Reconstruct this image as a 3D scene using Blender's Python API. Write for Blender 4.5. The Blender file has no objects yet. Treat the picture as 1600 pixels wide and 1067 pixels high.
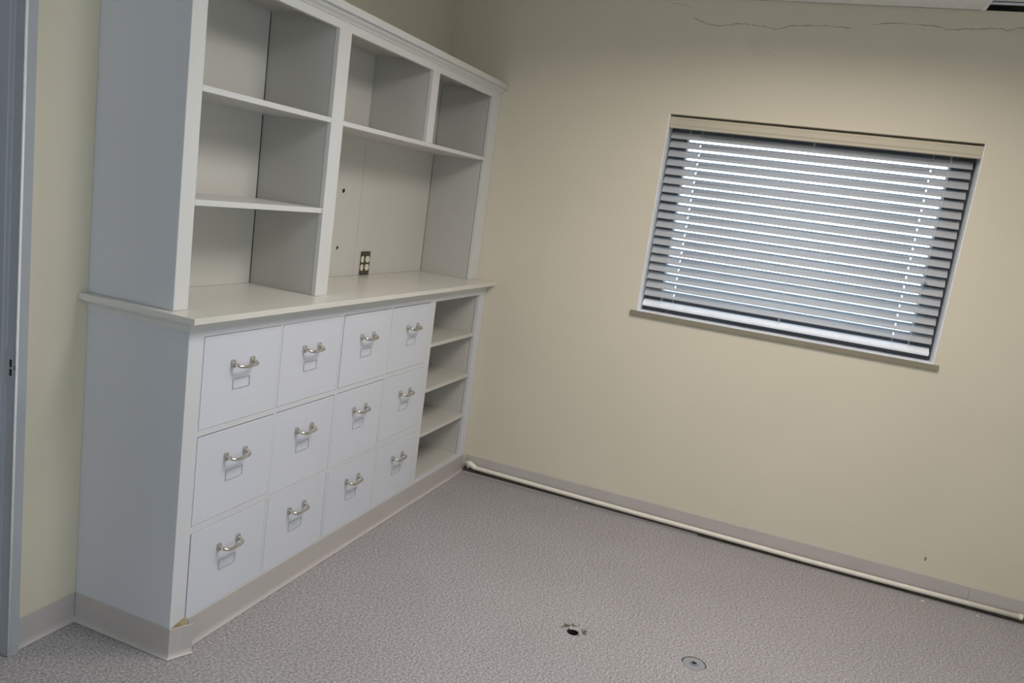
import bpy, bmesh, math, random
from mathutils import Vector, Matrix
random.seed(7)
SC = bpy.context.scene
COL = SC.collection

# ------------------------------------------------------------------ helpers
def newmesh(name, bm, mat, parent=None, smooth=False, bevel=0.0, segs=2):
    bmesh.ops.recalc_face_normals(bm, faces=bm.faces)
    me = bpy.data.meshes.new(name)
    bm.to_mesh(me)
    bm.free()
    me.materials.append(mat)
    if smooth:
        for p in me.polygons:
            p.use_smooth = True
    o = bpy.data.objects.new(name, me)
    COL.objects.link(o)
    if parent is not None:
        o.parent = parent
    if bevel > 0:
        m = o.modifiers.new('bevel', 'BEVEL')
        m.width = bevel
        m.segments = segs
        m.limit_method = 'ANGLE'
        m.angle_limit = math.radians(40)
    return o

def thing(name, label, cat, loc=(0, 0, 0), group=None):
    o = bpy.data.objects.new(name, None)
    o.empty_display_size = 0.05
    o.location = loc
    COL.objects.link(o)
    o['label'] = label
    o['category'] = cat
    if group:
        o['group'] = group
    return o

def struct(o):
    o['kind'] = 'structure'
    return o

def box(bm, x0, x1, y0, y1, z0, z1):
    r = bmesh.ops.create_cube(bm, size=1.0)
    c = Vector(((x0+x1)/2, (y0+y1)/2, (z0+z1)/2))
    s = Vector((abs(x1-x0), abs(y1-y0), abs(z1-z0)))
    for v in r['verts']:
        v.co = Vector((v.co.x*s.x, v.co.y*s.y, v.co.z*s.z)) + c
    return r['verts']

def grid_panel(a0, a1, b0, b1, holes, d0, d1, conv):
    """flat board in (a, b) from depth d0 to d1 with rectangular openings, one watertight skin"""
    As = sorted({a0, a1} | {h[0] for h in holes} | {h[1] for h in holes})
    Bs = sorted({b0, b1} | {h[2] for h in holes} | {h[3] for h in holes})
    As = [a for a in As if a0 <= a <= a1]
    Bs = [b for b in Bs if b0 <= b <= b1]
    def solid(i, j):
        if i < 0 or j < 0 or i >= len(As)-1 or j >= len(Bs)-1:
            return False
        a = (As[i]+As[i+1])/2
        b = (Bs[j]+Bs[j+1])/2
        return not any(h[0] < a < h[1] and h[2] < b < h[3] for h in holes)
    bm = bmesh.new()
    V = {}
    def v(i, j, k):
        if (i, j, k) not in V:
            V[(i, j, k)] = bm.verts.new(conv(As[i], Bs[j], (d0, d1)[k]))
        return V[(i, j, k)]
    for i in range(len(As)-1):
        for j in range(len(Bs)-1):
            if not solid(i, j):
                continue
            for k in (0, 1):
                bm.faces.new((v(i, j, k), v(i+1, j, k), v(i+1, j+1, k), v(i, j+1, k)))
            for (di, dj, p, q) in ((-1, 0, (0, 0), (0, 1)), (1, 0, (1, 0), (1, 1)), (0, -1, (0, 0), (1, 0)), (0, 1, (0, 1), (1, 1))):
                if not solid(i+di, j+dj):
                    bm.faces.new((v(i+p[0], j+p[1], 0), v(i+q[0], j+q[1], 0), v(i+q[0], j+q[1], 1), v(i+p[0], j+p[1], 1)))
    return bm

XZ = lambda a, b, d: (a, d, b)      # board facing along y
YZ = lambda a, b, d: (d, a, b)      # board facing along x
XY = lambda a, b, d: (a, b, d)

def sweep(bm, path, prof, up=True):
    """profile [(out, z)] along plan polyline; 'out' is to the right of travel, mitred corners"""
    n = len(path)
    rings = []
    for i, p in enumerate(path):
        p = Vector(p[:2])
        d1 = (p-Vector(path[i-1][:2])).normalized() if i > 0 else None
        d2 = (Vector(path[i+1][:2])-p).normalized() if i < n-1 else None
        d1 = d1 or d2
        d2 = d2 or d1
        n1 = Vector((d1.y, -d1.x))
        n2 = Vector((d2.y, -d2.x))
        m = (n1+n2)
        m = m/(m.dot(n1)) if m.length > 1e-6 else n1
        rings.append([bm.verts.new((p.x+m.x*o, p.y+m.y*o, z)) for o, z in prof])
    k = len(prof)
    for a, b in zip(rings, rings[1:]):
        for j in range(k):
            bm.faces.new((a[j], a[(j+1) % k], b[(j+1) % k], b[j]))
    bm.faces.new(rings[0])
    bm.faces.new(rings[-1][::-1])

def tube(bm, pts, r, seg=10, caps=True):
    pts = [Vector(p) for p in pts]
    rings = []
    prev = None
    for i, p in enumerate(pts):
        if i == 0:
            t = pts[1]-p
        elif i == len(pts)-1:
            t = p-pts[i-1]
        else:
            t = (pts[i+1]-p).normalized()+(p-pts[i-1]).normalized()
        t.normalize()
        if prev is None:
            ref = Vector((0, 0, 1)) if abs(t.z) < 0.9 else Vector((1, 0, 0))
            nrm = t.cross(ref).normalized()
        else:
            nrm = (prev-t*prev.dot(t)).normalized()
        prev = nrm
        bn = t.cross(nrm)
        rr = r[i] if isinstance(r, (list, tuple)) else r
        rings.append([bm.verts.new(p+(nrm*math.cos(a)+bn*math.sin(a))*rr) for a in [2*math.pi*k/seg for k in range(seg)]])
    for a, b in zip(rings, rings[1:]):
        for k in range(seg):
            bm.faces.new((a[k], a[(k+1) % seg], b[(k+1) % seg], b[k]))
    if caps:
        bm.faces.new(rings[0][::-1])
        bm.faces.new(rings[-1])

def lathe(bm, prof, c, seg=32):
    """profile [(r, z)] about vertical axis at c"""
    rings = []
    for r, z in prof:
        if r < 1e-6:
            rings.append([bm.verts.new((c[0], c[1], c[2]+z))])
        else:
            rings.append([bm.verts.new((c[0]+r*math.cos(2*math.pi*k/seg), c[1]+r*math.sin(2*math.pi*k/seg), c[2]+z)) for k in range(seg)])
    for a, b in zip(rings, rings[1:]):
        for k in range(seg):
            q = (k+1) % seg
            if len(a) == 1 and len(b) == 1:
                continue
            if len(a) == 1:
                bm.faces.new((a[0], b[q], b[k]))
            elif len(b) == 1:
                bm.faces.new((a[k], a[q], b[0]))
            else:
                bm.faces.new((a[k], a[q], b[q], b[k]))

# ------------------------------------------------------------------ materials
def srgb(r, g, b):
    f = lambda c: (c/255/12.92) if c/255 <= 0.04045 else ((c/255+0.055)/1.055)**2.4
    return (f(r), f(g), f(b), 1)

def mat(name, col, rough=0.5, metal=0.0, var=0.05, scale=3.0, bump=0.0, bscale=60.0, stretch=None, spec=0.5):
    m = bpy.data.materials.new(name)
    m.use_nodes = True
    nt = m.node_tree
    b = nt.nodes['Principled BSDF']
    b.inputs['Roughness'].default_value = rough
    b.inputs['Metallic'].default_value = metal
    b.inputs['Specular IOR Level'].default_value = spec
    tc = nt.nodes.new('ShaderNodeTexCoord')
    n = nt.nodes.new('ShaderNodeTexNoise')
    n.inputs['Scale'].default_value = scale
    n.inputs['Detail'].default_value = 5
    r = nt.nodes.new('ShaderNodeValToRGB')
    r.color_ramp.elements[0].position = 0.3
    r.color_ramp.elements[1].position = 0.7
    r.color_ramp.elements[0].color = (col[0]*(1-var), col[1]*(1-var), col[2]*(1-var), 1)
    r.color_ramp.elements[1].color = (min(1, col[0]*(1+var)), min(1, col[1]*(1+var)), min(1, col[2]*(1+var)), 1)
    src = tc.outputs['Object']
    if stretch:
        mp = nt.nodes.new('ShaderNodeMapping')
        mp.inputs['Scale'].default_value = stretch
        nt.links.new(src, mp.inputs['Vector'])
        src = mp.outputs['Vector']
    nt.links.new(src, n.inputs['Vector'])
    nt.links.new(n.outputs['Fac'], r.inputs['Fac'])
    nt.links.new(r.outputs['Color'], b.inputs['Base Color'])
    if bump > 0:
        n2 = nt.nodes.new('ShaderNodeTexNoise')
        n2.inputs['Scale'].default_value = bscale
        n2.inputs['Detail'].default_value = 4
        nt.links.new(src, n2.inputs['Vector'])
        bp = nt.nodes.new('ShaderNodeBump')
        bp.inputs['Strength'].default_value = bump
        bp.inputs['Distance'].default_value = 0.002
        nt.links.new(n2.outputs['Fac'], bp.inputs['Height'])
        nt.links.new(bp.outputs['Normal'], b.inputs['Normal'])
    return m

WALLC = (0.63, 0.575, 0.455)
M = {}
M['wall'] = mat('wall_paint', WALLC, 0.62, var=0.025, scale=1.6, bump=0.12, bscale=45)
M['patch'] = mat('patched_paint', (0.625, 0.568, 0.455), 0.7, var=0.02)
M['crack'] = mat('crack_shade', (0.20, 0.185, 0.155), 0.9, var=0.2, scale=30)
M['ceil'] = mat('ceiling_tile', (0.87, 0.86, 0.83), 0.85, var=0.04, scale=20, bump=0.2, bscale=120)
M['paint'] = mat('cabinet_paint', (0.62, 0.615, 0.595), 0.36, var=0.025, scale=2.0, bump=0.06, bscale=18, stretch=(1, 1, 0.25))
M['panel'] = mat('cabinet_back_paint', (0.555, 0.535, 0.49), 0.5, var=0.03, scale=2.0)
M['top'] = mat('laminate_top', (0.64, 0.62, 0.565), 0.24, var=0.03, scale=4.0)
M['drawer'] = mat('drawer_paint_cool_lit', (0.605, 0.62, 0.675), 0.40, var=0.02, scale=2.5, bump=0.05, bscale=14)  # cabinet paint, tinted blue for the cool light on the fronts
M['chrome'] = mat('satin_nickel', (0.60, 0.57, 0.50), 0.24, metal=1.0, var=0.05, scale=30)
M['holder'] = mat('card_frame_shadow_grey', (0.44, 0.445, 0.47), 0.45, var=0.08, scale=40)  # grey; on the card frames it paints their shadow lines
M['cove'] = mat('vinyl_cove_base', (0.47, 0.43, 0.41), 0.42, var=0.04, scale=5)
M['glue'] = mat('dried_glue', (0.46, 0.38, 0.20), 0.7, var=0.35, scale=60)
M['darkbrown'] = mat('dark_brown', (0.085, 0.068, 0.05), 0.9, var=0.3, scale=25)
M['pipe'] = mat('painted_pipe', (0.74, 0.69, 0.60), 0.45, var=0.06, scale=25, bump=0.1, bscale=80)
M['frame'] = mat('frame_paint_cool_lit', (0.61, 0.615, 0.635), 0.38, var=0.02, scale=2.0, bump=0.05, bscale=14)  # same paint, weaker blue tint for the cool light
M['side'] = mat('end_paint_cool_lit', (0.565, 0.575, 0.60), 0.4, var=0.02, scale=2.0)  # same paint, cool light put in as a blue-grey tint
M['slatm'] = None
M['paving'] = mat('concrete_paving', (0.50, 0.49, 0.475), 0.9, var=0.1, scale=1.5)
M['inner'] = mat('cabinet_paint_shaded', (0.495, 0.48, 0.445), 0.5, var=0.03, scale=2.0)  # cabinet paint darkened to put the cubby shade into the colour
M['white'] = mat('white_trim_lit_jamb', (0.88, 0.90, 0.93), 0.5, var=0.06, scale=14, bump=0.2, bscale=40)  # white trim; on the reveals it stands for window light
M['sill'] = mat('sill_paint_shaded', (0.235, 0.205, 0.148), 0.5, var=0.06, scale=9)  # sill beige darkened, its backlit shade put into the colour
M['valance'] = mat('valance_vinyl', (0.50, 0.45, 0.34), 0.4, var=0.03, scale=5)
M['bronze'] = mat('dark_window_metal', (0.07, 0.075, 0.085), 0.45, var=0.1, scale=8)
M['cord'] = mat('blind_cord', (0.78, 0.77, 0.74), 0.8)
M['doorframe'] = mat('door_frame_enamel', (0.36, 0.38, 0.41), 0.38, var=0.04, scale=3)
M['edge'] = mat('frame_edge_highlight', (0.80, 0.80, 0.77), 0.4, var=0.05, scale=30)  # pale colour paints the highlight along the door frame's rounded edge
M['black'] = mat('black_recess', (0.012, 0.012, 0.014), 0.8)
M['steel'] = mat('strike_steel', (0.5, 0.5, 0.5), 0.35, metal=1.0)
M['brown'] = mat('brown_bakelite', (0.055, 0.04, 0.03), 0.35, var=0.15, scale=20)
M['ivory'] = mat('ivory_socket', (0.78, 0.74, 0.58), 0.4)
M['rawwood'] = mat('raw_wood', (0.55, 0.44, 0.28), 0.7, var=0.2, scale=60)
M['cap'] = mat('floor_cap_metal', (0.42, 0.43, 0.46), 0.35, metal=0.6, var=0.15, scale=40)
M['tuft'] = mat('carpet_tuft', (0.33, 0.30, 0.27), 0.95, var=0.3, scale=80)
M['collar'] = mat('worn_collar', (0.36, 0.345, 0.30), 0.6, var=0.15, scale=60)
M['tuftdark'] = mat('frayed_backing', (0.10, 0.09, 0.075), 0.95, var=0.3, scale=80)
M['disc'] = mat('floor_cover_grey', (0.255, 0.26, 0.285), 0.75, var=0.08, scale=60)
M['chip'] = mat('paint_flake', (0.8, 0.76, 0.66), 0.8)

# carpet: looped pile in mixed greys
def carpet():
    m = bpy.data.materials.new('carpet')
    m.use_nodes = True
    nt = m.node_tree
    b = nt.nodes['Principled BSDF']
    b.inputs['Roughness'].default_value = 0.95
    b.inputs['Specular IOR Level'].default_value = 0.15
    tc = nt.nodes.new('ShaderNodeTexCoord')
    n1 = nt.nodes.new('ShaderNodeTexNoise')
    n1.inputs['Scale'].default_value = 120
    n1.inputs['Detail'].default_value = 3
    n1.inputs['Roughness'].default_value = 0.7
    r1 = nt.nodes.new('ShaderNodeValToRGB')
    e = r1.color_ramp.elements
    e[0].position = 0.30
    e[0].color = (0.175, 0.166, 0.171, 1)
    e[1].position = 0.72
    e[1].color = (0.565, 0.535, 0.54, 1)
    mid = e.new(0.5)
    mid.color = (0.342, 0.322, 0.326, 1)
    n2 = nt.nodes.new('ShaderNodeTexNoise')
    n2.inputs['Scale'].default_value = 2.2
    n2.inputs['Detail'].default_value = 3
    mx = nt.nodes.new('ShaderNodeMixRGB')
    mx.blend_type = 'MULTIPLY'
    mx.inputs['Fac'].default_value = 1.0
    r2 = nt.nodes.new('ShaderNodeValToRGB')
    r2.color_ramp.elements[0].position = 0.3
    r2.color_ramp.elements[0].color = (0.93, 0.93, 0.93, 1)
    r2.color_ramp.elements[1].position = 0.7
    r2.color_ramp.elements[1].color = (1, 1, 1, 1)
    v = nt.nodes.new('ShaderNodeTexVoronoi')
    v.inputs['Scale'].default_value = 170
    bp = nt.nodes.new('ShaderNodeBump')
    bp.inputs['Strength'].default_value = 0.45
    bp.inputs['Distance'].default_value = 0.004
    for n in (n1, n2, v):
        nt.links.new(tc.outputs['Object'], n.inputs['Vector'])
    nt.links.new(n1.outputs['Fac'], r1.inputs['Fac'])
    nt.links.new(n2.outputs['Fac'], r2.inputs['Fac'])
    nt.links.new(r1.outputs['Color'], mx.inputs['Color1'])
    nt.links.new(r2.outputs['Color'], mx.inputs['Color2'])
    nt.links.new(mx.outputs['Color'], b.inputs['Base Color'])
    nt.links.new(v.outputs['Distance'], bp.inputs['Height'])
    nt.links.new(bp.outputs['Normal'], b.inputs['Normal'])
    return m
M['carpet'] = carpet()

def slat_mat():
    m = bpy.data.materials.new('blind_slat')
    m.use_nodes = True
    nt = m.node_tree
    b = nt.nodes['Principled BSDF']
    b.inputs['Base Color'].default_value = (0.51, 0.52, 0.535, 1)
    b.inputs['Roughness'].default_value = 0.4
    out = nt.nodes['Material Output']
    tr = nt.nodes.new('ShaderNodeBsdfTranslucent')
    tr.inputs['Color'].default_value = (0.80, 0.82, 0.84, 1)
    mx = nt.nodes.new('ShaderNodeMixShader')
    mx.inputs['Fac'].default_value = 0.21
    nt.links.new(b.outputs[0], mx.inputs[1])
    nt.links.new(tr.outputs[0], mx.inputs[2])
    nt.links.new(mx.outputs[0], out.inputs['Surface'])
    return m
M['slatm'] = slat_mat()

def glass_mat():
    m = bpy.data.materials.new('window_glass')
    m.use_nodes = True
    nt = m.node_tree
    nt.nodes.remove(nt.nodes['Principled BSDF'])
    out = nt.nodes['Material Output']
    t = nt.nodes.new('ShaderNodeBsdfTransparent')
    t.inputs['Color'].default_value = (0.93, 0.96, 0.96, 1)
    g = nt.nodes.new('ShaderNodeBsdfGlossy')
    g.inputs['Roughness'].default_value = 0.02
    f = nt.nodes.new('ShaderNodeFresnel')
    f.inputs['IOR'].default_value = 1.45
    mx = nt.nodes.new('ShaderNodeMixShader')
    nt.links.new(f.outputs[0], mx.inputs[0])
    nt.links.new(t.outputs[0], mx.inputs[1])
    nt.links.new(g.outputs[0], mx.inputs[2])
    nt.links.new(mx.outputs[0], out.inputs['Surface'])
    return m
M['glass'] = glass_mat()

# ------------------------------------------------------------------ the room
RX0, RY0 = -5.3, -4.7          # far corner of the room
CEIL = 2.622
WY0, WY1, WZ0, WZ1 = -1.2408, -2.6279, 1.075, 2.0755   # window opening in wall_right
HOLE = (-1.303, -1.463)

# floor, with the real round hole in it
bm = bmesh.new()
outer = [bm.verts.new(p) for p in ((RX0-0.3, RY0-0.3, 0), (0.2, RY0-0.3, 0), (0.2, 1.9, 0), (RX0-0.3, 1.9, 0))]
inner = [bm.verts.new((HOLE[0]+0.024*math.cos(2*math.pi*k/24), HOLE[1]+0.024*math.sin(2*math.pi*k/24), 0)) for k in range(24)]
ed = [bm.edges.new((outer[i], outer[(i+1) % 4])) for i in range(4)]
ed += [bm.edges.new((inner[i], inner[(i+1) % 24])) for i in range(24)]
bmesh.ops.triangle_fill(bm, use_beauty=True, edges=ed)
floor = struct(newmesh('floor', bm, M['carpet']))

# wall_left: the wall behind the cabinet, with the doorway
DX1 = -2.461                   # door-side edge of the frame
bm = grid_panel(RX0, 0.2, -0.05, 2.9, [(DX1-0.95, DX1+0.004, -0.05, 2.13)], 0.0, 0.14, XZ)
struct(newmesh('wall_left', bm, M['wall']))
# wall_right: the window wall; the board stops at the ceiling line
bm = grid_panel(RY0, 0.0, -0.05, CEIL, [(WY1, WY0, WZ0, WZ1)], 0.0, 0.17, YZ)
wall_right = struct(newmesh('wall_right', bm, M['wall']))
bm = grid_panel(RY0-0.2, 0.14, -0.05, 2.9, [(WY1, WY0, WZ0, WZ1)], 0.171, 0.2, YZ)
struct(newmesh('outer_skin', bm, M['darkbrown'], wall_right))
bm = bmesh.new()               # roof overhang outside, above the window
box(bm, 0.2, 1.35, -5.2, 1.0, 2.17, 2.30)
newmesh('eave', bm, M['sill'], wall_right)
bm = bmesh.new()               # paved ground outside
box(bm, 0.21, 40.0, -30.0, 26.0, -0.45, -0.30)
struct(newmesh('ground', bm, M['paving']))
# walls behind the camera
bm = grid_panel(RX0-0.2, 0.2, -0.05, 2.9, [], RY0-0.15, RY0, XZ)
struct(newmesh('wall_front', bm, M['wall']))
bm = bmesh.new()
box(bm, RX0-0.15, RX0, RY0, 0.0, -0.05, 2.9)
struct(newmesh('wall_rear', bm, M['wall']))

# ceiling: tiles flush with the wall top, one bay set back
CY = -2.495
bm = bmesh.new()
box(bm, RX0, -0.004, CY, 0.0, CEIL, CEIL+0.02)
box(bm, RX0, -0.012, RY0, CY-0.012, CEIL+0.036, CEIL+0.05)
box(bm, RX0-0.2, 0.2, RY0-0.2, 0.2, 2.80, 2.86)
struct(newmesh('ceiling', bm, M['ceil']))
bm = bmesh.new()
box(bm, -3.2, -0.004, CY-0.012, CY+0.006, CEIL-0.003, CEIL+0.034)
struct(newmesh('trim_1', bm, M['white']))
bm = bmesh.new()
box(bm, -0.020, 0.0, RY0, CY-0.013, CEIL+0.0245, CEIL+0.0275)
box(bm, -0.003, 0.0, RY0, CY-0.013, CEIL+0.0275, CEIL+0.036)
struct(newmesh('trim_2', bm, M['white']))

# plaster cracks and a round filler patch on wall_right
def crack(pts, w):
    bm = bmesh.new()
    P = []
    for (a, b) in zip(pts, pts[1:]):
        n = max(2, int(math.dist(a, b)/0.012))
        for k in range(n):
            t = k/n
            P.append((a[0]+(b[0]-a[0])*t, a[1]+(b[1]-a[1])*t+random.uniform(-0.0028, 0.0028)))
    P.append(pts[-1])
    up, dn = [], []
    for i, (y, z) in enumerate(P):
        ww = w*random.uniform(0.25, 1.0)*(0.3 if i in (0, len(P)-1) else 1)
        up.append(bm.verts.new((-0.0006, y, z+ww)))
        dn.append(bm.verts.new((-0.0006, y, z-ww)))
    for i in range(len(P)-1):
        bm.faces.new((up[i], up[i+1], dn[i+1], dn[i]))
    return bm
CR = [[-1.2737, 2.5306], [-1.3457, 2.5051], [-1.4073, 2.4996], [-1.5092, 2.5139], [-1.6129, 2.5081], [-1.6643, 2.4966], [-1.7262, 2.5171], [-1.8099, 2.5217], [-1.9065, 2.5242], [-1.9891, 2.5205], [-2.0424, 2.5235], [-2.0714, 2.5388], [-2.1689, 2.5523], [-2.2723, 2.5525], [-2.3288, 2.5502], [-2.377, 2.5369], [-2.4264, 2.5397], [-2.499, 2.5464], [-2.5706, 2.553], [-2.6061, 2.5446], [-2.6417, 2.557], [-2.75, 2.549]]
newmesh('crack', crack(CR[:10], 0.0017), M['crack'], wall_right)
newmesh('crack', crack(CR[11:], 0.0015), M['crack'], wall_right)
newmesh('crack', crack([[-1.1113, 2.6026], [-1.1922, 2.5885], [-1.272, 2.5746]], 0.0009), M['crack'], wall_right)
newmesh('crack', crack([[-1.645, 2.388], [-1.67, 2.386], [-1.70, 2.374]], 0.0008), M['crack'], wall_right)
bm = bmesh.new()
vs = [bm.verts.new((-0.0005, -1.615+0.055*math.cos(a)*(1+0.06*math.sin(3*a)), 2.42+0.055*math.sin(a))) for a in [2*math.pi*k/36 for k in range(36)]]
bm.faces.new(vs)
newmesh('filler_patch', bm, M['patch'], wall_right)
bm = bmesh.new()
vs = [bm.verts.new((-0.0006, -2.785+0.004*math.cos(a), 0.178+0.011*math.sin(a))) for a in [2*math.pi*k/12 for k in range(12)]]
bm.faces.new(vs)
newmesh('scuff', bm, M['crack'], wall_right)

# ------------------------------------------------------------------ window_1
win = struct(bpy.data.objects.new('window_1', None))
COL.objects.link(win)
FD = 0.125                      # depth of the metal frame's room face
bm = grid_panel(WY1, WY0, WZ0, WZ1, [(-2.530, -1.326, 1.165, 1.990)], FD, 0.168, YZ)
newmesh('window_frame', bm, M['bronze'], win, bevel=0.002)
bm = grid_panel(-2.530, -1.326, 1.165, 1.990, [(-2.520, -1.336, 1.175, 1.980)], FD+0.004, 0.160, YZ)
newmesh('glazing_bead', bm, M['white'], win)
bm = bmesh.new()
box(bm, 0.146, 0.150, -2.522, -1.334, 1.173, 1.982)
newmesh('pane', bm, M['glass'], win)
bm = bmesh.new()                # reveals, window light painted in as white, slightly ragged at the wall edge
for yy, s in ((WY0, -1), (WY1, 1)):
    n = 40
    rows = []
    for k in range(n+1):
        z = WZ0+0.012+(WZ1-WZ0-0.012)*k/n
        e = -0.0005-random.random()*0.0022 if 0 < k < n else -0.0005
        rows.append([bm.verts.new((e, yy, z)), bm.verts.new((e, yy+s*0.003, z)), bm.verts.new((FD, yy+s*0.003, z)), bm.verts.new((FD, yy, z))])
    for a, b in zip(rows, rows[1:]):
        for j in range(4):
            bm.faces.new((a[j], a[(j+1) % 4], b[(j+1) % 4], b[j]))
    bm.faces.new(rows[0])
    bm.faces.new(rows[-1])
newmesh('reveal', bm, M['white'], win)
bm = bmesh.new()
box(bm, -0.013, 0.0, -2.650, -1.2105, 1.0615, 1.0875)
box(bm, 0.0, FD, WY1+0.0002, WY0-0.0002, 1.0752, 1.0875)
newmesh('window_sill', bm, M['sill'], win, bevel=0.002)
bm = bmesh.new()
box(bm, -0.0055, FD-0.001, WY1+0.004, WY0-0.004, 1.0876, 1.0886)
newmesh('sill_top', bm, M['white'], win)

# added, unseen frames and panes around the fill lights; wall behind is solid
for nm, conv, a0, a1, b0, b1, w0 in (('added_window_2', XZ, -5.0, -3.2, 0.5, 1.9, RY0), ('added_window_3', YZ, -1.05, -0.15, 0.5, 2.1, RX0)):
    wn = struct(bpy.data.objects.new(nm, None))
    COL.objects.link(wn)
    bm = grid_panel(a0-0.07, a1+0.07, b0-0.07, b1+0.07, [(a0, a1, b0, b1)], w0+0.0005, w0+0.03, conv)
    newmesh('window_frame', bm, M['bronze'], wn)
    bm = grid_panel(a0-0.001, a1+0.001, b0-0.001, b1+0.001, [], w0+0.003, w0+0.007, conv)
    newmesh('pane', bm, M['glass'], wn)

# ------------------------------------------------------------------ window blind
blind = thing('window_blind', 'wide off-white horizontal slat blind, slats half closed, hanging in the window recess', 'blind', (0.08, -1.93, 2.02))
def rel(o):
    p = o.parent
    o.location = -p.location
    return o
SY0, SY1 = -1.2515, -2.6090
PITCH, SW, TILT = 0.0444, 0.0508, math.radians(45)
ZTOP = 1.9851                   # centre of the topmost slat that shows
NS = 19
SXC = 0.080
HOLES_Y = [-1.404, -2.445]
def slat_sheet(bm, zc, tilt, y0, y1, xc=SXC, holes=True):
    ys = [y0, y1]
    hr = []
    if holes:
        for h in HOLES_Y:
            hr.append((h+0.0032, h-0.0032))
            ys += [h+0.0032, h-0.0032]
    # rounded ends
    ys += [y0-0.003, y1+0.003]
    ys = sorted(set(ys), reverse=True)
    nseg = 9
    rows = []
    for y in ys:
        row = []
        for j in range(nseg+1):
            t = j/nseg-0.5               # -0.5 room edge .. 0.5 window edge
            crown = 0.0035*(1-(2*t)**2)
            tt = t*(0.96 if y in (y0, y1) else 1)
            dx, dz = tt*SW, crown
            x = xc+dx*math.cos(tilt)-dz*math.sin(tilt)
            z = zc+dx*math.sin(tilt)+dz*math.cos(tilt)
            row.append(bm.verts.new((x, y, z)))
        rows.append(row)
    for i in range(len(ys)-1):
        ym = (ys[i]+ys[i+1])/2
        inh = any(b < ym < a for a, b in hr)
        for j in range(nseg):
            if inh and j in (3, 4, 5):
                continue
            bm.faces.new((rows[i][j], rows[i][j+1], rows[i+1][j+1], rows[i+1][j]))
bm = bmesh.new()
slat_z = [ZTOP-PITCH*k for k in range(NS)]
for k, z in enumerate(slat_z):
    slat_sheet(bm, z+random.uniform(-0.0007, 0.0007), TILT+math.radians(random.uniform(-1.2, 1.2)), SY0+random.uniform(-0.0012, 0.0012), SY1+random.uniform(-0.0012, 0.0012))
slats = rel(newmesh('slats', bm, M['slatm'], blind, smooth=True))
sm = slats.modifiers.new('solid', 'SOLIDIFY')
sm.thickness = 0.0026
sm.offset = 0
bm = bmesh.new()                # moulded valance
vp = [(0.020, 2.0115), (0.017, 2.0135), (0.017, 2.024), (0.0145, 2.030), (0.0145, 2.050), (0.017, 2.0565), (0.017, 2.0645), (0.020, 2.0665), (0.030, 2.0665), (0.030, 2.0115)]
ra = [bm.verts.new((x, -1.2455, z)) for x, z in vp]
rb = [bm.verts.new((x, -2.6275+0.001, z)) for x, z in vp]
for j in range(len(vp)):
    q = (j+1) % len(vp)
    bm.faces.new((ra[j], ra[q], rb[q], rb[j]))
bm.faces.new(ra)
bm.faces.new(rb[::-1])
rel(newmesh('valance', bm, M['valance'], blind))
bm = bmesh.new()
box(bm, 0.050, 0.106, SY1, SY0, 2.018, 2.062)
rel(newmesh('headrail', bm, M['valance'], blind, bevel=0.002))
bm = bmesh.new()                # bottom rail, tilted like the slats
vs = box(bm, -0.0254, 0.0254, SY1, SY0, -0.0075, 0.0075)
R = Matrix.Rotation(-math.radians(28), 4, 'Y')
for v in vs:
    v.co = R @ v.co + Vector((SXC, 0, 1.131))
rel(newmesh('bottom_rail', bm, M['white'], blind, bevel=0.003))
for y in (-1.346, -1.929, -2.517):
    bm = bmesh.new()
    for x in (SXC-0.0215, SXC+0.0215):
        tube(bm, [(x, y, 2.02), (x, y, 1.55), (x, y, 1.131)], 0.0007, 6)
    for z in slat_z:
        tube(bm, [(SXC-0.0215, y, z-0.0215-0.002), (SXC+0.0215, y, z+0.0215-0.002)], 0.0005, 5)
    rel(newmesh('ladder_cord', bm, M['cord'], blind))
for y in HOLES_Y+[-1.935]:
    bm = bmesh.new()
    tube(bm, [(SXC, y, 2.02), (SXC, y, 1.6), (SXC, y, 1.131)], 0.0008, 6)
    rel(newmesh('lift_cord', bm, M['cord'], blind))
bm = bmesh.new()                # torn scrap caught on one slat near the right ladder
tube(bm, [(0.048, -2.509, 1.432), (0.046, -2.516, 1.444), (0.050, -2.522, 1.452)], [0.002, 0.006, 0.0025], 7)
tube(bm, [(0.050, -2.522, 1.452), (0.047, -2.529, 1.446), (0.050, -2.534, 1.436)], [0.002, 0.005, 0.0015], 7)
kn = rel(newmesh('torn_clip', bm, M['holder'], blind, smooth=True))
kn['label'] = 'small torn grey clip on one slat'

# ------------------------------------------------------------------ door_1
door = struct(bpy.data.objects.new('door_1', None))
COL.objects.link(door)
FY = -0.018
def frame_leg(xin, s):
    """xin = opening edge, s = direction into the wall (+1 right leg)"""
    bm = bmesh.new()
    prof = [(0, FY), (s*0.033, FY), (s*0.033, 0.0), (s*0.012, 0.0), (s*0.012, 0.15), (-s*0.0, 0.15), (0, 0.105), (-s*0.014, 0.105), (-s*0.014, 0.0245), (0, 0.0225)]
    a = [bm.verts.new((xin+x, y, -0.002)) for x, y in prof]
    b = [bm.verts.new((xin+x, y, 2.13)) for x, y in prof]
    for j in range(len(prof)):
        q = (j+1) % len(prof)
        bm.faces.new((a[j], a[q], b[q], b[j]))
    bm.faces.new(a)
    bm.faces.new(b[::-1])
    return bm
newmesh('jamb', frame_leg(DX1, 1), M['doorframe'], door, bevel=0.0015)
newmesh('jamb', frame_leg(DX1-0.94, -1), M['doorframe'], door, bevel=0.0015)
bm = bmesh.new()
box(bm, DX1-0.973, DX1+0.033, FY, 0.0, 2.10, 2.163)
box(bm, DX1-0.94, DX1, 0.0, 0.14, 2.10, 2.13)
newmesh('head_jamb', bm, M['doorframe'], door)
bm = bmesh.new()
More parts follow.
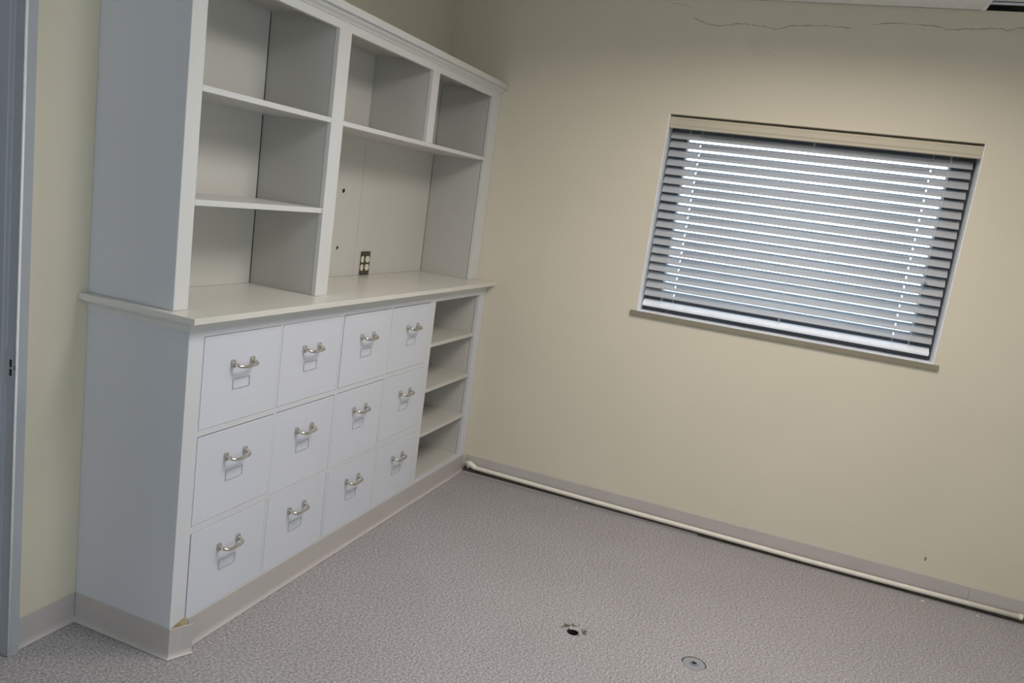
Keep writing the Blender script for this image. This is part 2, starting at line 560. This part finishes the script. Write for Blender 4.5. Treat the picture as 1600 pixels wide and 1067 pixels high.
tube(bm, [(DX1-0.0004, FY-0.0006, 0.002), (DX1-0.0006, FY-0.0006, 1.0), (DX1-0.0004, FY-0.0006, 2.1)], 0.0036, 10)
eb = newmesh('frame_edge', bm, M['edge'], door, smooth=True)
bm = grid_panel(-0.012, 0.021, 0.846, 0.948, [(-0.0012, 0.0095, 0.872, 0.8925), (-0.0012, 0.0095, 0.8975, 0.920)], DX1-0.0016, DX1-0.0002, YZ)
newmesh('strike_plate', bm, M['doorframe'], door)
bm = bmesh.new()
box(bm, DX1-0.0006, DX1-0.0001, -0.0014, 0.0098, 0.8715, 0.9205)
newmesh('latch_hole', bm, M['black'], door)
bm = bmesh.new()
tube(bm, [(DX1-0.0018, -0.0135, 0.905), (DX1-0.0018, -0.0135, 0.893)], 0.0022, 8)
newmesh('latch_lip', bm, M['darkbrown'], door)

# hallway beyond the doorway
bm = bmesh.new()
box(bm, RX0, -1.2, 1.7, 1.8, -0.05, 2.9)
box(bm, RX0-0.1, RX0, 0.14, 1.7, -0.05, 2.9)
box(bm, -1.3, -1.2, 0.14, 1.7, -0.05, 2.9)
box(bm, RX0, -1.2, 0.14, 1.8, 2.62, 2.9)
struct(newmesh('wall_hall', bm, M['wall']))

# ------------------------------------------------------------------ cabinet
L, D = 2.2176, 0.3969
BH = 0.101
CT = 1.100
CB = 1.0813
DU = 0.3339
PT = 0.018                     # board thickness

COLS = [(-2.1557, -1.7910), (-1.7787, -1.4144), (-1.4006, -1.0369), (-1.0217, -0.6646)]
ROWS = [[(1.0280, 0.7326)]*4, [(0.7130, 0.4190), (0.7130, 0.4040), (0.7130, 0.4030), (0.7130, 0.4190)], [(0.3945, 0.1065), (0.3925, 0.1050), (0.3890, 0.1040), (0.3860, 0.1035)]]
CUB = (-0.6081, -0.0810, 0.115, 1.0267)

base = thing('base_cabinet', 'low painted cabinet of twelve file drawers with open cubby beside window wall', 'cabinet', (-1.1, -0.2, 0))
def bpart(name, bm, m, parent=None, **k):
    o = newmesh(name, bm, m, parent or base, **k)
    o.location = -base.location if parent is None else (0, 0, 0)
    return o
holes = [CUB]
for c, (xa, xb) in enumerate(COLS):
    for r in range(3):
        zt, zb = ROWS[r][c]
        holes.append((xa, xb, zb, zt))
bm = grid_panel(-L, -0.0015, 0.002, CB, holes, -D, -D+0.019, XZ)
bpart('face_frame', bm, M['frame'], bevel=0.0008, segs=1)
bm = bmesh.new()
box(bm, -L-0.0008, -L-0.0001, -D+0.0006, -0.001, 0.002, CB)            # end panel
box(bm, -L, -L+PT, -D+0.0195, -0.001, 0.002, CB)
bpart('end_panel', bm, M['side'])
bm = bmesh.new()
box(bm, CUB[0]-PT, CUB[0], -D+0.0195, -0.018, 0.002, CB)      # partition beside the cubby
box(bm, CUB[1]-0.001, CUB[1]+PT, -D+0.0215, -0.018, 0.002, CB)  # right lining of the cubby
box(bm, CUB[0], CUB[1]-0.001, -D+0.0195, -0.018, CUB[2]-PT, CUB[2])   # cubby floor
bpart('partition', bm, M['panel'])
bm = bmesh.new()
box(bm, -L+PT, -0.0015, -0.017, -0.001, 0.002, CB)
bpart('back_panel', bm, M['panel'])
bm = bmesh.new()
box(bm, -L+PT+0.001, CUB[0]-PT-0.001, -D+0.05, -0.018, 0.02, CB-0.02)
bpart('drawer_carcass', bm, M['black'])
for z in (0.7984, 0.5679, 0.3365):
    bm = bmesh.new()
    box(bm, CUB[0]+0.001, CUB[1]-0.002, -D+0.003, -0.018, z, z+PT)
    bpart('shelf', bm, M['panel'], bevel=0.001, segs=1)

# drawers
gaps = {}
for r in range(3):
    for c in range(4):
        gaps[(r, c)] = [0.0012, 0.0016, 0.0012, 0.0012]     # left, right, top, bottom
gaps[(0, 0)] = [0.0018, 0.0010, 0.0016, 0.0010]
gaps[(0, 2)] = [0.0038, 0.0010, 0.0024, 0.0012]
gaps[(0, 3)] = [0.0016, 0.0006, 0.0030, 0.0014]
gaps[(1, 0)] = [0.0016, 0.0006, 0.0034, 0.0012]
gaps[(1, 1)] = [0.0006, 0.0016, 0.0034, 0.0010]
gaps[(1, 2)] = [0.0014, 0.0020, 0.0030, 0.0008]
gaps[(2, 0)] = [0.0040, 0.0016, 0.0012, 0.0008]
gaps[(2, 1)] = [0.0020, 0.0020, 0.0010, 0.0008]
def handle_mesh():
    bm = bmesh.new()
    h = 0.046
    for s in (-1, 1):
        vs = box(bm, s*h-0.0070, s*h+0.0070, -0.0085, 0.0, -0.0130, 0.0130)
        tube(bm, [(s*h, -0.004, 0.002), (s*h, -0.010, 0.001)], [0.0062, 0.0052], 10)
    pts = [(-h, -0.005, 0.002), (-h, -0.014, 0.0), (-h+0.001, -0.022, -0.0025), (-h+0.006, -0.029, -0.005), (-h+0.015, -0.0325, -0.0065), (-h+0.028, -0.034, -0.007)]
    pts = pts+[(-x, y, z) for x, y, z in pts[::-1]]
    tube(bm, pts, 0.0051, 12)
    return bm
def holder_mesh():
    bm = grid_panel(-0.040, 0.040, -0.017, 0.017, [(-0.0382, 0.0382, -0.0152, 0.0158)], 0.0, -0.0028, XZ)
    return bm
hm = lm = None
HZ = [0.927, 0.618, 0.3045]
for r in range(3):
    for c, (xa, xb) in enumerate(COLS):
        zt, zb = ROWS[r][c]
        gl, gr, gt, gb = gaps[(r, c)]
        cx, cz = (xa+xb)/2, (zt+zb)/2
        bm = bmesh.new()
        box(bm, xa+gl-cx, xb-gr-cx, -0.0006, 0.020, zb+gb-cz, zt-gt-cz)
        dr = newmesh('drawer', bm, M['drawer'], base, bevel=0.0012)
        dr.location = Vector((cx, -D+random.uniform(-0.0006, 0.0006), cz))-base.location
        hx = [-1.978, -1.6035, -1.2185, -0.8295][c]
        if hm is None:
            ho = newmesh('handle', handle_mesh(), M['chrome'], dr, smooth=True, bevel=0.0015)
            hm = ho
            lo = newmesh('label_holder', holder_mesh(), M['holder'], dr)
            lm = lo
        else:
            ho = hm.copy()
            COL.objects.link(ho)
            ho.parent = dr
            lo = lm.copy()
            COL.objects.link(lo)
            lo.parent = dr
        ho.location = (hx-cx, -0.0006, HZ[r]-cz)
        lo.location = (hx-cx+0.001, -0.0006, HZ[r]-cz-0.068)
        ho['label'] = 'satin metal bar pull'

# vinyl cove base around the cabinet foot
COVE = [(0.0002, 0.0008), (0.012, 0.0008), (0.0125, 0.003), (0.0085, 0.006), (0.0052, 0.011), (0.0034, 0.018), (0.0030, 0.030), (0.0030, BH-0.002), (0.0022, BH), (0.0002, BH)]
bm = bmesh.new()
sweep(bm, [(-2.1417, -D), (-0.016, -D)], COVE)
bpart('cove_base', bm, M['cove'])
bm = bmesh.new()
sweep(bm, [(-L, -0.004), (-L, -D-0.0015), (-L+0.035, -D-0.016), (-L+0.064, -D-0.033)], COVE)
o = bpart('cove_base', bm, M['cove'])
o['label'] = 'loose flap of grey vinyl base curling off the cabinet corner'
bm = bmesh.new()
vs = [bm.verts.new((x, -D-0.0008, z)) for x, z in ((-2.205, 0.060), (-2.150, 0.060), (-2.147, 0.108), (-2.156, 0.112), (-2.172, 0.1095), (-2.190, 0.106), (-2.205, 0.103))]
f = bm.faces.new(vs)
bmesh.ops.extrude_face_region(bm, geom=[f])
for v in bm.verts:
    if v in vs:
        v.co.y += 0.0006
o = bpart('glue_patch', bm, M['glue'])
o['label'] = 'yellow dried glue where the base has peeled'

# counter
counter = thing('countertop', 'pale laminate countertop lying on the drawer cabinet, below the shelf unit', 'countertop', (-1.1, -0.2, CB))
bm = bmesh.new()
box(bm, -L-0.0384, -0.0012, -D-0.0496, -0.001, CB, CT)
o = newmesh('top_slab', bm, M['top'], counter, bevel=0.0012)
o.location = -counter.location
bm = bmesh.new()
MP = [(0.0005, CB-0.0305), (0.004, CB-0.0305), (0.0048, CB-0.026), (0.0075, CB-0.019), (0.013, CB-0.0115), (0.021, CB-0.0065), (0.030, CB-0.004), (0.030, CB-0.0002), (0.0005, CB-0.0002)]
sweep(bm, [(-L, -0.002), (-L, -D), (-0.0025, -D)], MP)
bpart('cove_moulding', bm, M['paint'])

# hutch
hutch = thing('bookcase_hutch', 'tall open shelf unit with crown moulding standing on the countertop', 'bookcase', (-1.1, -0.17, CT))
def hpart(name, bm, m, **k):
    o = newmesh(name, bm, m, hutch, **k)
    o.location = -hutch.location
    return o
LU = 2.2205
ZR, ZT = 2.0606, 2.125
S1, S2, S3 = 1.7524, 1.4274, 1.7518
XUL, XM0, XM1, XD0, XD1, XR = -2.1630, -1.5192, -1.4429, -0.7841, -0.7215, -0.1020
YB = -0.0327                   # face of the back panel
HB = CT+0.0004
holes = [(XUL, XM0, HB, ZR), (XM1, XR, HB, S3-PT), (XM1, XD0, S3, ZR), (XD1, XR, S3, ZR), (XM1, XR, S3-PT, S3)]
bm = grid_panel(-LU, -0.002, HB, 2.1395, holes, -DU, -DU+0.019, XZ)
hpart('face_frame', bm, M['paint'], bevel=0.0010, segs=1)
bm = bmesh.new()
box(bm, -LU-0.0008, -LU-0.0001, -DU+0.0006, -0.001, HB, 2.1395)
box(bm, -LU, -LU+PT, -DU+0.0195, -0.001, HB, 2.1395)
hpart('end_panel', bm, M['side'])
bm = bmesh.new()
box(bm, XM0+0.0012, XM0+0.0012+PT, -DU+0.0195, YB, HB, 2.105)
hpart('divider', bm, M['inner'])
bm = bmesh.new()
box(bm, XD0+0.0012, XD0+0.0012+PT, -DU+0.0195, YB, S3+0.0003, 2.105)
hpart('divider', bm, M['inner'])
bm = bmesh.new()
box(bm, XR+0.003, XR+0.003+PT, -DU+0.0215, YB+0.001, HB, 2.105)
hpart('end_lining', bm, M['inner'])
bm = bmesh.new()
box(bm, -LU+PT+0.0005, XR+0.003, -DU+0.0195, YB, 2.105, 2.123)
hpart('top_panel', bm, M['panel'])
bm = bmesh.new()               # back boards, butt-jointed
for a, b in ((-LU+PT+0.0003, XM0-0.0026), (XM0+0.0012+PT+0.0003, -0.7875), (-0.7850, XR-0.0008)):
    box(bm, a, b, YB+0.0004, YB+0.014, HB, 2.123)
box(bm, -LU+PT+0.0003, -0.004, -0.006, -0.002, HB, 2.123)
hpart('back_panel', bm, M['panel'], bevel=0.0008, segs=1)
for (xa, xb, z) in ((XUL, XM0, S1), (XUL, XM0-0.001, S2), (XM1, XR, S3)):
    bm = bmesh.new()
    box(bm, xa+0.0006-(0.0 if xa != XUL else 0.0), xb-0.0006, -DU+0.0008, -DU+0.0188, z-PT, z)
    x0, x1 = (xa+0.0006, xb+0.0006) if xa == XUL else (XM0+0.021, XR+0.0024)
    if xa == XUL:
        x0 = -LU+PT+0.0003
    box(bm, x0, x1, -DU+0.0192, YB-0.0002, z-PT, z)
    hpart('shelf', bm, M['paint'], bevel=0.001, segs=1)
bm = bmesh.new()
box(bm, XM0-0.011, XM0-0.0022, -DU+0.0002, -DU+0.0009, S2-PT+0.003, S2-0.003)
o = hpart('chipped_edge', bm, M['rawwood'])
o['label'] = 'bare tan wood where a shelf end is chipped'
bm = bmesh.new()               # crown: cove rising to a square fillet
CP = [(0.0003, 2.0915), (0.0035, 2.0915), (0.0042, 2.0945), (0.0075, 2.0985), (0.014, 2.1035), (0.0185, 2.1075), (0.0215, 2.1125), (0.0225, 2.1165), (0.0345, 2.1165), (0.0345, 2.1425), (0.0003, 2.1425)]
sweep(bm, [(-LU, -0.002), (-LU, -DU), (-0.0025, -DU)], CP)
hpart('crown_moulding', bm, M['paint'])
# nail holes with their rough rings in the back boards
for (x, z, w) in ((-0.9346, 1.4895, 1.0), (-0.9402, 1.2335, 0.8)):
    bm = bmesh.new()
    vs = [bm.verts.new((x+0.011*w*math.cos(a), YB+0.0001, z+0.010*w*math.sin(a)*(1+0.2*math.sin(2*a)))) for a in [2*math.pi*k/14 for k in range(14)]]
    bm.faces.new(vs)
    o = hpart('bore_hole', bm, M['black'])
    o['label'] = 'small dark hole in the back board'

# outlet on the back board
outlet = thing('power_outlet', 'dark brown outlet plate with ivory sockets low on the hutch back board', 'outlet', (-0.695, YB, 1.1585))
bm = bmesh.new()
box(bm, -0.0405, 0.0405, -0.0055, 0.0003, -0.0563, 0.0563)
newmesh('cover_plate', bm, M['brown'], outlet, bevel=0.002)
for sx in (-1, 1):
    for sz in (-1, 1):
        bm = bmesh.new()
        cx, cz = (0.014, sz*0.0195-0.001) if sx > 0 else (-0.0305, sz*0.0195-0.001)
        w = 0.0165 if sx > 0 else 0.0115
        n = 24
        f0 = [bm.verts.new((cx+w*math.copysign(abs(math.cos(a))**0.7, math.cos(a)), -0.0050, cz+0.0150*math.copysign(abs(math.sin(a))**0.8, math.sin(a)))) for a in [2*math.pi*k/n for k in range(n)]]
        f1 = [bm.verts.new((v.co.x, -0.0078, v.co.z)) for v in f0]
        for k in range(n):
            q = (k+1) % n
            bm.faces.new((f0[k], f0[q], f1[q], f1[k]))
        bm.faces.new(f1)
        bm.faces.new(f0[::-1])
        so = newmesh('socket', bm, M['ivory'], outlet)
        bm = bmesh.new()
        for dx in (-0.005, 0.005):
            box(bm, cx+dx*w/0.0165-0.0009, cx+dx*w/0.0165+0.0009, -0.0082, -0.0077, cz+0.001, cz+0.008)
        box(bm, cx-0.002, cx+0.002, -0.0082, -0.0077, cz-0.009, cz-0.0055)
        newmesh('slot', bm, M['black'], so)
outlet['label'] = 'dark brown outlet plate with ivory sockets low on the hutch back board'

# ------------------------------------------------------------------ baseboards
bm = bmesh.new()
sweep(bm, [(-2.4283, 0.0), (-L-0.004, 0.0)], COVE)
struct(newmesh('baseboard_left', bm, M['cove']))
bm = bmesh.new()
sweep(bm, [(0.0, -D-0.013), (0.0, -2.9905)], COVE)
sweep(bm, [(0.0, -2.9920), (0.0, RY0)], COVE)
bb = struct(newmesh('baseboard_right', bm, M['cove']))
bm = bmesh.new()               # dark brown strip under the pipe
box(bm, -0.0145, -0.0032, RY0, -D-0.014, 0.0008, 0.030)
o = newmesh('brown_strip', bm, M['darkbrown'], bb)
o['label'] = 'dark brown strip low on the baseboard'
bm = bmesh.new()
sweep(bm, [(-0.0145, -D-0.016), (-0.0145, -1.75)], [(0.0, 0.0008), (0.009, 0.0008), (0.009, 0.0025), (0.0, 0.0065)])
newmesh('toe_lip', bm, M['cove'], bb)

# pipe along the foot of the window wall
pipe = thing('pipe', 'thin off-white pipe running along the foot of the window wall', 'pipe', (-0.03, -1.8, 0.03))
def ppart(name, bm, m, **k):
    o = newmesh(name, bm, m, pipe, **k)
    o.location = -pipe.location
    return o
bm = bmesh.new()
P = [(-0.026, -0.462, 0.050), (-0.026, -0.49, 0.0435), (-0.026, -0.71, 0.0405), (-0.026, -1.09, 0.0355), (-0.026, -1.45, 0.0325), (-0.026, -1.78, 0.031), (-0.026, -2.27, 0.0265), (-0.026, -2.72, 0.0285), (-0.026, -3.205, 0.0325)]
tube(bm, P, 0.0118, 14)
ppart('tube', bm, M['pipe'], smooth=True)
bm = bmesh.new()
tube(bm, [(-0.026, -3.196, 0.0325), (-0.026, -3.212, 0.0325)], 0.0134, 14)
ppart('end_cap', bm, M['pipe'])
bm = bmesh.new()
tube(bm, [(-0.026, -0.418, 0.0600), (-0.026, -0.432, 0.0600), (-0.026, -0.436, 0.060), (-0.026, -0.455, 0.0595), (-0.026, -0.459, 0.056), (-0.026, -0.482, 0.046), (-0.026, -0.490, 0.043)], [0.0105, 0.0105, 0.0165, 0.0175, 0.0165, 0.0150, 0.0130], 14)
tube(bm, [(-0.026, -0.446, 0.058), (-0.034, -0.444, 0.036)], [0.008, 0.006], 10)
ppart('valve', bm, M['pipe'], smooth=True)

# ------------------------------------------------------------------ floor fittings
fh = thing('floor_hole', 'round dark open hole in carpet with frayed edge, nearer the cabinet', 'floor hole', (HOLE[0], HOLE[1], 0))
bm = bmesh.new()
lathe(bm, [(0.034, -0.0012), (0.0225, -0.0014), (0.0205, -0.004), (0.0195, -0.06), (0.0, -0.06)], (0, 0, 0), 28)
newmesh('well', bm, M['black'], fh)
bm = bmesh.new()
lathe(bm, [(0.021, -0.003), (0.0215, 0.0022), (0.027, 0.0032), (0.036, 0.0022), (0.040, 0.0005)], (0, 0, 0), 40)
dele = [f for f in bm.faces if not (-2.0 < math.atan2(f.calc_center_median().y, f.calc_center_median().x) < 0.95)]
bmesh.ops.delete(bm, geom=dele, context='FACES')
newmesh('collar', bm, M['collar'], fh, smooth=True)
bm = bmesh.new()
for k in range(46):
    a = random.choice([random.uniform(-1.5, -0.9), random.uniform(-0.2, 1.5), random.uniform(0.2, 1.3)])
    r = random.uniform(0.037, 0.050)
    p = Vector((r*math.cos(a), r*math.sin(a), 0.0012))
    d = Vector((random.uniform(-1, 1), random.uniform(-1, 1), 0.5)).normalized()*random.uniform(0.005, 0.014)
    tube(bm, [p, p+d*0.5+Vector((0, 0, 0.001)), p+d*Vector((1, 1, 0.4)).length*0.7], [0.0012, 0.001, 0.0005], 5)
o = newmesh('frayed_pile', bm, M['tuftdark'], fh)
o['kind'] = 'stuff'

fc = thing('floor_outlet', 'round grey metal floor outlet cover set flush in carpet, nearest the camera', 'floor outlet', (-1.252, -1.9105, 0))
bm = bmesh.new()
lathe(bm, [(0.0405, 0.0004), (0.0395, 0.0022), (0.036, 0.0030), (0.0165, 0.0030), (0.0160, 0.0008), (0.0, 0.0008)], (0, 0, 0), 44)
newmesh('cover', bm, M['disc'], fc)
bm = bmesh.new()
lathe(bm, [(0.0150, 0.0009), (0.0150, 0.0052), (0.0105, 0.0052), (0.0100, 0.0012)], (0, 0, 0), 32)
newmesh('screw_ring', bm, M['cap'], fc)
bm = bmesh.new()
lathe(bm, [(0.0098, 0.0010), (0.0098, 0.0022), (0.0, 0.0022)], (0, 0, 0), 24)
newmesh('plug', bm, M['black'], fc)
bm = bmesh.new()
lathe(bm, [(0.0405, 0.0005), (0.0405, 0.0022), (0.0450, 0.0022), (0.0450, 0.0005)], (0, 0, 0), 44)
dele = [f for f in bm.faces if math.atan2(f.calc_center_median().y, f.calc_center_median().x) < -1.75 or math.atan2(f.calc_center_median().y, f.calc_center_median().x) > 1.75]
bmesh.ops.delete(bm, geom=dele, context='FACES')
newmesh('carpet_cut', bm, M['darkbrown'], fc)

chips = [((-0.105, -1.118), 0.006, 'tiny white paint flake on carpet, alone below the left of the window'),
         ((-0.075, -2.80), 0.008, 'tiny pale paint flake on carpet by the pipe, second from the right'),
         ((-0.075, -3.03), 0.008, 'tiny pale paint flake on carpet nearest the right end of the pipe')]
for (x, y), r, lab in chips:
    bm = bmesh.new()
    n = 7
    top = [bm.verts.new((r*random.uniform(0.7, 1.2)*math.cos(2*math.pi*k/n)*0.7, r*random.uniform(0.7, 1.2)*math.sin(2*math.pi*k/n), 0.0030+random.uniform(-0.0006, 0.0006))) for k in range(n)]
    bot = [bm.verts.new((v.co.x*0.9, v.co.y*0.9, 0.0008)) for v in top]
    for k in range(n):
        q = (k+1) % n
        bm.faces.new((top[k], top[q], bot[q], bot[k]))
    bm.faces.new(top)
    bm.faces.new(bot[::-1])
    o = newmesh('paint_flake', bm, M['chip'])
    o.location = (x, y, 0)
    o['label'] = lab
    o['category'] = 'paint flake'
    o['group'] = 'paint flakes on the carpet'

# ------------------------------------------------------------------ light
def area(name, loc, rot, sx, sy, power, col, portal=False, spread=180):
    l = bpy.data.lights.new(name, 'AREA')
    l.shape = 'RECTANGLE'
    l.size, l.size_y = sx, sy
    l.energy = power
    l.color = col
    l.spread = math.radians(spread)
    if portal:
        l.cycles.is_portal = True
    o = bpy.data.objects.new(name, l)
    o.location = loc
    o.rotation_euler = rot
    COL.objects.link(o)
    return o
H = math.pi/2
area('ceiling_lamp', (-1.25, -2.05, CEIL-0.012), (0, 0, 0), 0.45, 1.0, 21, (1.0, 0.88, 0.78), False, 164)
area('ceiling_lamp', (-1.95, -2.0, CEIL-0.012), (0, 0, 0), 0.45, 1.0, 24, (0.98, 0.99, 1.0), False, 166)
area('cool_fill', (-4.1, RY0+0.02, 1.2), (H, 0, 0), 1.8, 1.4, 34, (0.68, 0.86, 1.0))  # added cool fill standing in for unseen windows behind the camera
area('cool_fill', (RX0+0.02, -0.6, 1.3), (0, -H, 0), 1.6, 0.9, 13, (0.74, 0.85, 1.0))  # added cool fill for the cabinet's left end, no source seen there
area('hall_fill', (-3.0, 0.9, 2.6), (0, 0, 0), 0.6, 0.6, 4, (0.85, 0.92, 1.0))  # added weak fill to light the hall, no lamp known there
area('window_portal', (0.19, -1.93, 1.58), (0, H, 0), 1.0, 1.36, 1, (1, 1, 1), True)
w = bpy.data.worlds.new('sky')
SC.world = w
w.use_nodes = True
bg = w.node_tree.nodes['Background']
bg.inputs['Color'].default_value = (0.62, 0.78, 1.0, 1)
bg.inputs['Strength'].default_value = 7.0

# ------------------------------------------------------------------ camera
cam = bpy.data.cameras.new('camera')
cam.sensor_fit = 'HORIZONTAL'
cam.sensor_width = 36.0
cam.lens = 1231.7667/1600*36.0
co = bpy.data.objects.new('camera', cam)
COL.objects.link(co)
Rw = ((0.35832853, -0.92330645, 0.13822395), (-0.11579411, -0.19086605, -0.97476247), (0.92638674, 0.33327968, -0.1753062))
mw = Matrix(((Rw[0][0], -Rw[1][0], -Rw[2][0], -3.6444*1.1), (Rw[0][1], -Rw[1][1], -Rw[2][1], -1.8467*1.1), (Rw[0][2], -Rw[1][2], -Rw[2][2], 1.413*1.1), (0, 0, 0, 1)))
co.matrix_world = mw
cam.clip_start = 0.02
SC.camera = co

SC.view_settings.view_transform = 'Standard'
SC.view_settings.look = 'None'
SC.view_settings.gamma = 1
SC.view_settings.use_curve_mapping = False
SC.view_settings.exposure = 0.0
SC.cycles.max_bounces = 10
SC.cycles.diffuse_bounces = 6
SC.cycles.use_denoising = True
SC.cycles.sample_clamp_indirect = 6
